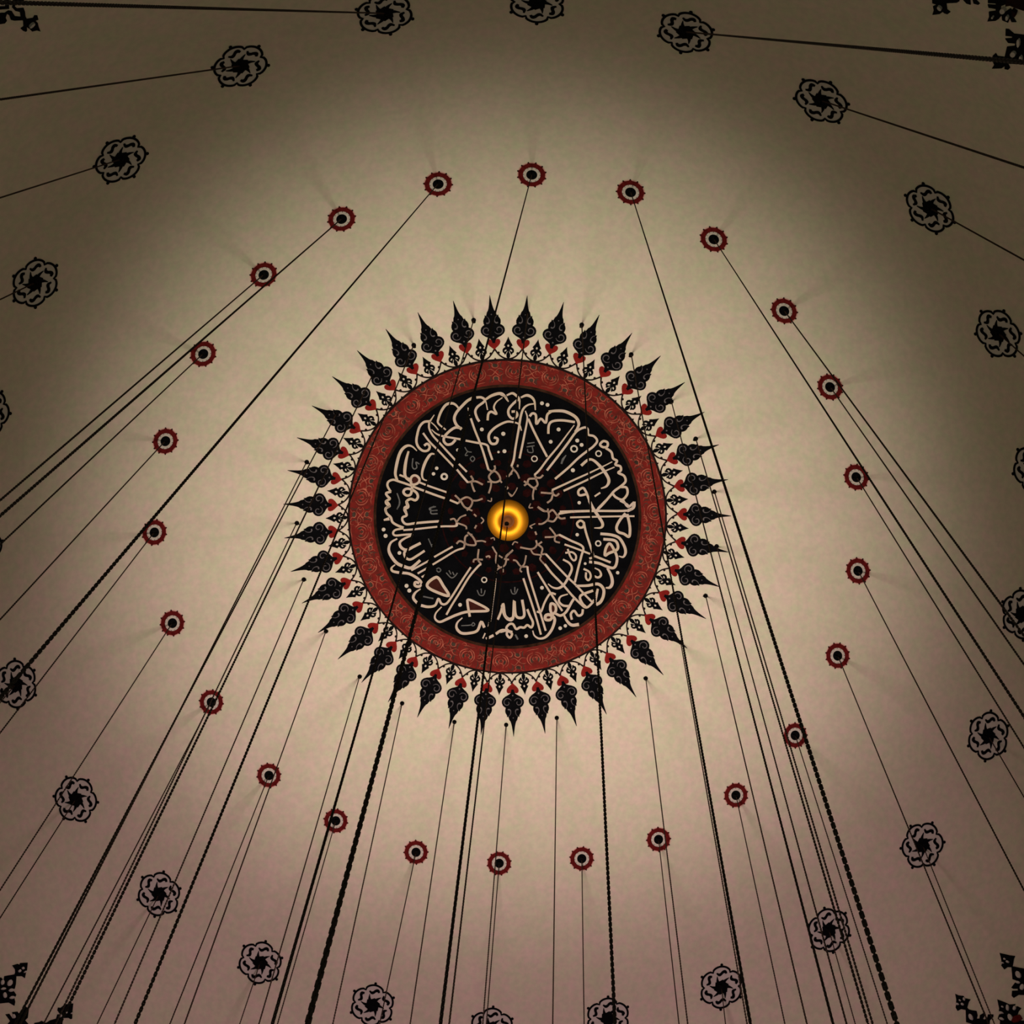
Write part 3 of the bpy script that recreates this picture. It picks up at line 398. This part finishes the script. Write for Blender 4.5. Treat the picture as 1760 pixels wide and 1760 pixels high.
def at_half(x, y, s=1):
    a = s * half + x * U / (R_HEART - 0.2); rad = R_HEART + y * U
    return pol(a, rad)
leaf = [(1.4, -26.5), (3.0, -23.5), (3.4, -21), (2.6, -19), (6.2, -19.5), (7.2, -17), (9.2, -15.5), (9.4, -11.5), (7.6, -8.6), (4.8, -7), (5.4, -4.6), (7.0, -4.2), (5.8, -1.5), (4.2, 0.8), (2.8, 4.0), (1.3, 7.5), (0.2, 11)]
bm = bmesh.new(); poly(bm, [at_half(x, y) for x, y in mirror(leaf)], 0.011)
sprig = obj('leaf_sprig', bm, 'black', roundel)
bm = bmesh.new()
poly(bm, [at_half(x, y) for x, y in circle(0, -4, 1.5, 8, 2.0)], 0.014, 0.004)
for sg in (-1, 1):
    poly(bm, [at_half(x, y) for x, y in circle(sg * 4.6, -12.5, 2.3, 8, 1.2, sg * -0.7)], 0.014, 0.004)
    stroke(bm, [at_half(sg * 4.4, -19), at_half(sg * 2.6, -16.5), at_half(sg * 1.4, -13.5)], [0.006, 0.012, 0.006], 0.014, sub=3, h0=0.004)
obj('light_spots', bm, 'dotwhite', sprig)
bm = bmesh.new()
stroke(bm, [up(0, -9), up(2.4, -13), up(5.0, -17.5), up(9.5, -22.5), at_half(-6, -26.2), at_half(0, -27.2), at_half(6, -26.2), at_half(12.5, -22.5), at_half(17, -17.5), at_half(20.2, -13), at_half(22.8, -9)],
       [0.036, 0.028, 0.026, 0.030, 0.034, 0.030, 0.026, 0.028, 0.036], 0.009)
for f_ in (up(6.2, -16.4), at_half(15.4, -17.2)): poly(bm, circle(f_[0], f_[1], 0.026, 8), 0.010)
poly(bm, [up(-2.2, -27.5), up(0, -24.4), up(2.2, -27.5)], 0.009)
tendril = obj('tendril', bm, 'brownline', roundel)
protos = [palmette, heart, sprig, tendril]
for k, deg in enumerate(HEART_ANGLES):
    rz = Matrix.Rotation(-math.radians(deg), 4, 'Z')
    for p in protos:
        if k == 0: o = p
        else:
            o = p.copy(); COL.objects.link(o); o.parent = roundel
            for ch in p.children:
                d = ch.copy(); COL.objects.link(d); d.parent = o
        o.matrix_local = rz

# ------------------------------------------------------------------ gilded boss in the middle
bu = (-0.0111, -0.0333)
boss = thing('gilded_boss', frame_at(*bu), 'round gilded boss with a hook in the middle of the calligraphy roundel', 'boss')
def lathe(prof, n=48):
    bm = bmesh.new(); loops = []
    for r_, z in prof:
        loops.append([bm.verts.new((r_ * math.cos(2 * math.pi * i / n), r_ * math.sin(2 * math.pi * i / n), z)) for i in range(n)])
    for a, b in zip(loops, loops[1:]):
        for i in range(n): bm.faces.new((a[i], a[(i + 1) % n], b[(i + 1) % n], b[i]))
    bm.faces.new(loops[0][::-1]); bm.faces.new(loops[-1])
    bmesh.ops.recalc_face_normals(bm, faces=bm.faces)
    for f in bm.faces: f.smooth = len(f.verts) == 4
    return bm
obj('bowl', lathe([(0.410, -0.01), (0.412, 0.02), (0.404, 0.07), (0.384, 0.115), (0.355, 0.150), (0.32, 0.175), (0.28, 0.190), (0.24, 0.196), (0.20, 0.192), (0.17, 0.178), (0.145, 0.152), (0.128, 0.115), (0.115, 0.07), (0.10, 0.055), (0.01, 0.052)]), 'gold', boss)
obj('recess_shade_cup', lathe([(0.138, 0.04), (0.138, 0.12), (0.120, 0.128), (0.085, 0.105), (0.045, 0.092), (0.01, 0.090)]), 'recess_shade', boss)  # dark insert: shade in the hollow of the boss put into its colour
def hook_mesh(plate, ring):
    bm = lathe([(plate, -0.01), (plate, 0.014), (plate * 0.6, 0.024), (plate * 0.32, 0.034), (plate * 0.3, 0.055)], 14)
    n, k = 14, 6
    vs = []
    for i in range(n):
        t = 2 * math.pi * i / n
        vs.append([bm.verts.new((math.cos(t) * (ring + 0.009 * math.cos(2 * math.pi * q_ / k)), 0.009 * math.sin(2 * math.pi * q_ / k), 0.052 + ring + math.sin(t) * (ring + 0.009 * math.cos(2 * math.pi * q_ / k)))) for q_ in range(k)])
    for i in range(n):
        for q_ in range(k):
            bm.faces.new((vs[i][q_], vs[(i + 1) % n][q_], vs[(i + 1) % n][(q_ + 1) % k], vs[i][(q_ + 1) % k]))
    bmesh.ops.recalc_face_normals(bm, faces=bm.faces)
    return bm
hk = obj('hook', hook_mesh(0.05, 0.03), 'hook', boss)
hk.location = (-0.02, -0.06, 0.085)

# ------------------------------------------------------------------ ring of red medallions
def make_red():
    t = thing('red_medallion', Matrix.Identity(4), '', 'medallion', 'red and white medallions of the inner ring')
    r1 = 0.262
    bm = bmesh.new(); annulus(bm, 0, r1 * 0.66, 0.006, 32, 1); obj('pale_ring', bm, 'pale', t)
    bm = bmesh.new(); annulus(bm, r1 * 0.84, r1 * 0.955, 0.005, 48, 1); obj('pink_edge', bm, 'pink', t)
    bm = bmesh.new()
    nt_ = 12
    def saw(a):
        f = (a / (2 * math.pi) * nt_) % 1.0
        return r1 * (0.885 + 0.115 * max(0.0, 1 - abs(f - 0.5) / 0.22))
    annulus(bm, r1 * 0.575, r1 * 0.9, 0.009, 144, 1, fn=saw)
    obj('toothed_ring', bm, 'darkred', t)
    bm = bmesh.new()
    for i in range(nt_):
        a = 2 * math.pi * (i + 0.5) / nt_
        x, y = pol(a, r1 * 0.955); poly(bm, circle(x, y, 0.013, 8), 0.0105)
    for i in range(12):
        a = 2 * math.pi * i / 12
        stroke(bm, [pol(a, r1 * 0.50), pol(a, r1 * 0.60)], [0.009], 0.0075, smooth=False)
    obj('edge_points', bm, 'brownline', t)
    bm = bmesh.new(); annulus(bm, 0, r1 * 0.365, 0.012, 24, 1); obj('black_eye', bm, 'black', t)
    return t
red0 = make_red()
for k, (u, v) in enumerate(RED_SPOTS):
    if k == 0: o = red0
    else:
        o = red0.copy(); COL.objects.link(o); dup_children(red0, o)
    o.matrix_world = frame_at(u, v) @ Matrix.Rotation(-2 * math.pi * k / 24, 4, 'Z')
    o['label'] = 'small red toothed medallion with black eye, at ' + CLOCK[k] + ' on the inner ring'

# ------------------------------------------------------------------ ring of black flower rosettes
def make_flower():
    t = thing('flower_rosette', Matrix.Identity(4), '', 'rosette', 'black flower rosettes of the outer ring')
    r1 = 0.465
    lobe = lambda a: r1 * (0.745 + 0.165 * math.sqrt(abs(math.cos(3 * a))))
    bm = bmesh.new(); annulus(bm, 0, 1, 0.004, 72, 2, fn=lambda a: lobe(a)); obj('petal_ground', bm, 'petal', t)
    bm = bmesh.new()
    pts = [pol(2 * math.pi * i / 72, lobe(2 * math.pi * i / 72)) for i in range(72)]
    stroke(bm, pts, [r1 * 0.085], 0.010, True, 1, smooth=False)
    for i in range(6):
        a = 2 * math.pi * i / 6
        x, y = pol(a, r1 * 0.985); poly(bm, circle(x, y, r1 * 0.062, 10), 0.011)
    obj('outline', bm, 'black', t)
    for i in range(6):
        a = 2 * math.pi * i / 6
        P = lambda da, r_, a=a: pol(a + da, r1 * r_)
        bm = bmesh.new()
        stroke(bm, [P(-0.33, 0.66), P(-0.20, 0.56), P(-0.04, 0.58), P(0.08, 0.66), P(0.22, 0.70), P(0.34, 0.63)], [0.028, 0.062, 0.050, 0.066, 0.040], 0.010, sub=3)
        obj('petal_scroll', bm, 'black', t)
    bm = bmesh.new()
    star = []
    for i in range(12):
        a = 2 * math.pi * (i + 0.35 * (i % 2)) / 12 - math.pi / 6
        star.append(pol(a, r1 * (0.27 if i % 2 == 0 else 0.34)))
    poly(bm, star, 0.012)
    for i in range(6):
        a = 2 * math.pi * (i + 0.5) / 6
        stroke(bm, [pol(a - 0.1, r1 * 0.25), pol(a + 0.04, r1 * 0.38), pol(a + 0.16, r1 * 0.52)], [r1 * 0.15, r1 * 0.085, r1 * 0.02], 0.011, sub=3)
    obj('star_centre', bm, 'black', t)
    return t
flower0 = make_flower()
FLROT = [math.radians(a) for a in (0, 18, 32, -4, 20, 10, 44, 48, 2, 22, 38, 45, 0, 16, 30, 31, 52, 9, 20, 35, 50, 15, 25, 39)]
for k, (u, v) in enumerate(FLOWER_SPOTS):
    if k == 0: o = flower0
    else:
        o = flower0.copy(); COL.objects.link(o); dup_children(flower0, o)
    o.matrix_world = frame_at(u, v) @ Matrix.Rotation(-FLROT[k], 4, 'Z')
    o['label'] = 'black six-lobed flower rosette at ' + CLOCK[k] + ' on the outer ring'

# ------------------------------------------------------------------ corner arabesques of the next frieze
CN = {'tl': ('upper left', 'black stepped arabesque ornament in the upper left corner of the dome view'),
      'tr': ('upper right', 'black arabesque ornament with dark red stripes in the upper right corner'),
      'bl': ('lower left', 'black arrow-headed arabesque ornament in the lower left corner behind the chains'),
      'br': ('lower right', 'black arabesque ornament with a red spot in the lower right corner')}
for key in ('tl', 'tr', 'bl', 'br'):
    (u, v), polys, gaps, reds = CORNERS[key]
    t = thing('corner_arabesque', frame_at(u, v), CN[key][1], 'ornament', 'arabesques at the edge of the dome')
    f2 = lambda fl: [(fl[i] / 1000, fl[i + 1] / 1000) for i in range(0, len(fl), 2)]
    for P in polys:
        bm = bmesh.new(); poly(bm, f2(P), 0.012); obj('black_leaf', bm, 'black', t)
    if gaps:
        bm = bmesh.new()
        for P in gaps: poly(bm, f2(P), 0.045, 0.004)
        obj('light_openings', bm, 'petal', t)
    if reds:
        bm = bmesh.new()
        for P in reds: poly(bm, f2(P), 0.048, 0.004)
        obj('red_patch', bm, 'maroon' if key == 'tr' else 'darkred', t)

# ------------------------------------------------------------------ hanging chains
def chain_mesh(length, pitch, half_w, bar):
    """a straight chain of oval links hanging down the local -Z axis"""
    bm_v = []; bm_f = []
    n = int(length / pitch)
    ns, nk = 10, 4
    lh = pitch / 2 + bar * 1.2 - half_w
    for i in range(n):
        z0 = -i * pitch - pitch / 2
        base = len(bm_v)
        for s_ in range(ns):
            t = 2 * math.pi * (s_ + 0.5) / ns
            cx_, cz_ = math.cos(t), math.sin(t)
            px, pz = cx_ * half_w, cz_ * half_w + (lh if cz_ > 0 else -lh)
            for q_ in range(nk):
                b = 2 * math.pi * (q_ + 0.5) / nk
                x = px + cx_ * bar * math.cos(b); z = pz + cz_ * bar * math.cos(b); y = bar * math.sin(b)
                if i % 2: bm_v.append((y, x, z0 + z))
                else: bm_v.append((x, y, z0 + z))
        for s_ in range(ns):
            for q_ in range(nk):
                bm_f.append((base + s_ * nk + q_, base + ((s_ + 1) % ns) * nk + q_, base + ((s_ + 1) % ns) * nk + (q_ + 1) % nk, base + s_ * nk + (q_ + 1) % nk))
    me = bpy.data.meshes.new('chain'); me.from_pydata(bm_v, [], bm_f); me.update()
    me.materials.append(M['iron'])
    return me
CHAIN = chain_mesh(31.2, 0.037, 0.0078, 0.0050)
SLIM = chain_mesh(31.2, 0.031, 0.0060, 0.0042)
hb = hook_mesh(0.045, 0.03); HOOK = bpy.data.meshes.new('hook'); hb.to_mesh(HOOK); hb.free(); HOOK.materials.append(M['hook'])
CL = {'hook': 'dark chain hanging from the small hook at {} around the central roundel',
      'red': 'dark chain hanging from the red medallion at {} of the inner ring',
      'flower': 'dark chain hanging from the black flower rosette at {} of the outer ring',
      'boss': 'dark chain hanging from the gilded boss in the middle of the dome'}
GR = {'hook': 'chains hanging around the central roundel', 'red': 'chains hanging from the red medallions', 'flower': 'chains hanging from the flower rosettes', 'boss': None}
for kind, k, u, v, dx, dy in CHAINS:
    fm = frame_at(u, v)
    dz = -math.sqrt(1 - dx * dx - dy * dy)
    d = Vector((dx, dy, dz))
    start = fm @ Vector((0, 0, 0)) + d * (0.09 if kind != 'boss' else 0.15)
    z = -d; y = (Vector((0, 1, 0)) - z * z.y).normalized(); x = y.cross(z)
    mw = Matrix(((x.x, y.x, z.x, start.x), (x.y, y.y, z.y, start.y), (x.z, y.z, z.z, start.z), (0, 0, 0, 1)))
    t = thing('hanging_chain', mw, CL[kind].format(CLOCK[k]), 'chain', GR[kind])
    c = bpy.data.objects.new('chain', SLIM if kind == 'red' and k in (0, 1, 2, 23) else CHAIN); COL.objects.link(c); c.parent = t
    c.rotation_euler = (0, 0, math.pi / 4 + 0.25 * math.sin(k * 1.7))
    if kind != 'boss':
        h_ = bpy.data.objects.new('hook', HOOK); COL.objects.link(h_); h_.parent = t
        h_.matrix_local = mw.inverted() @ fm
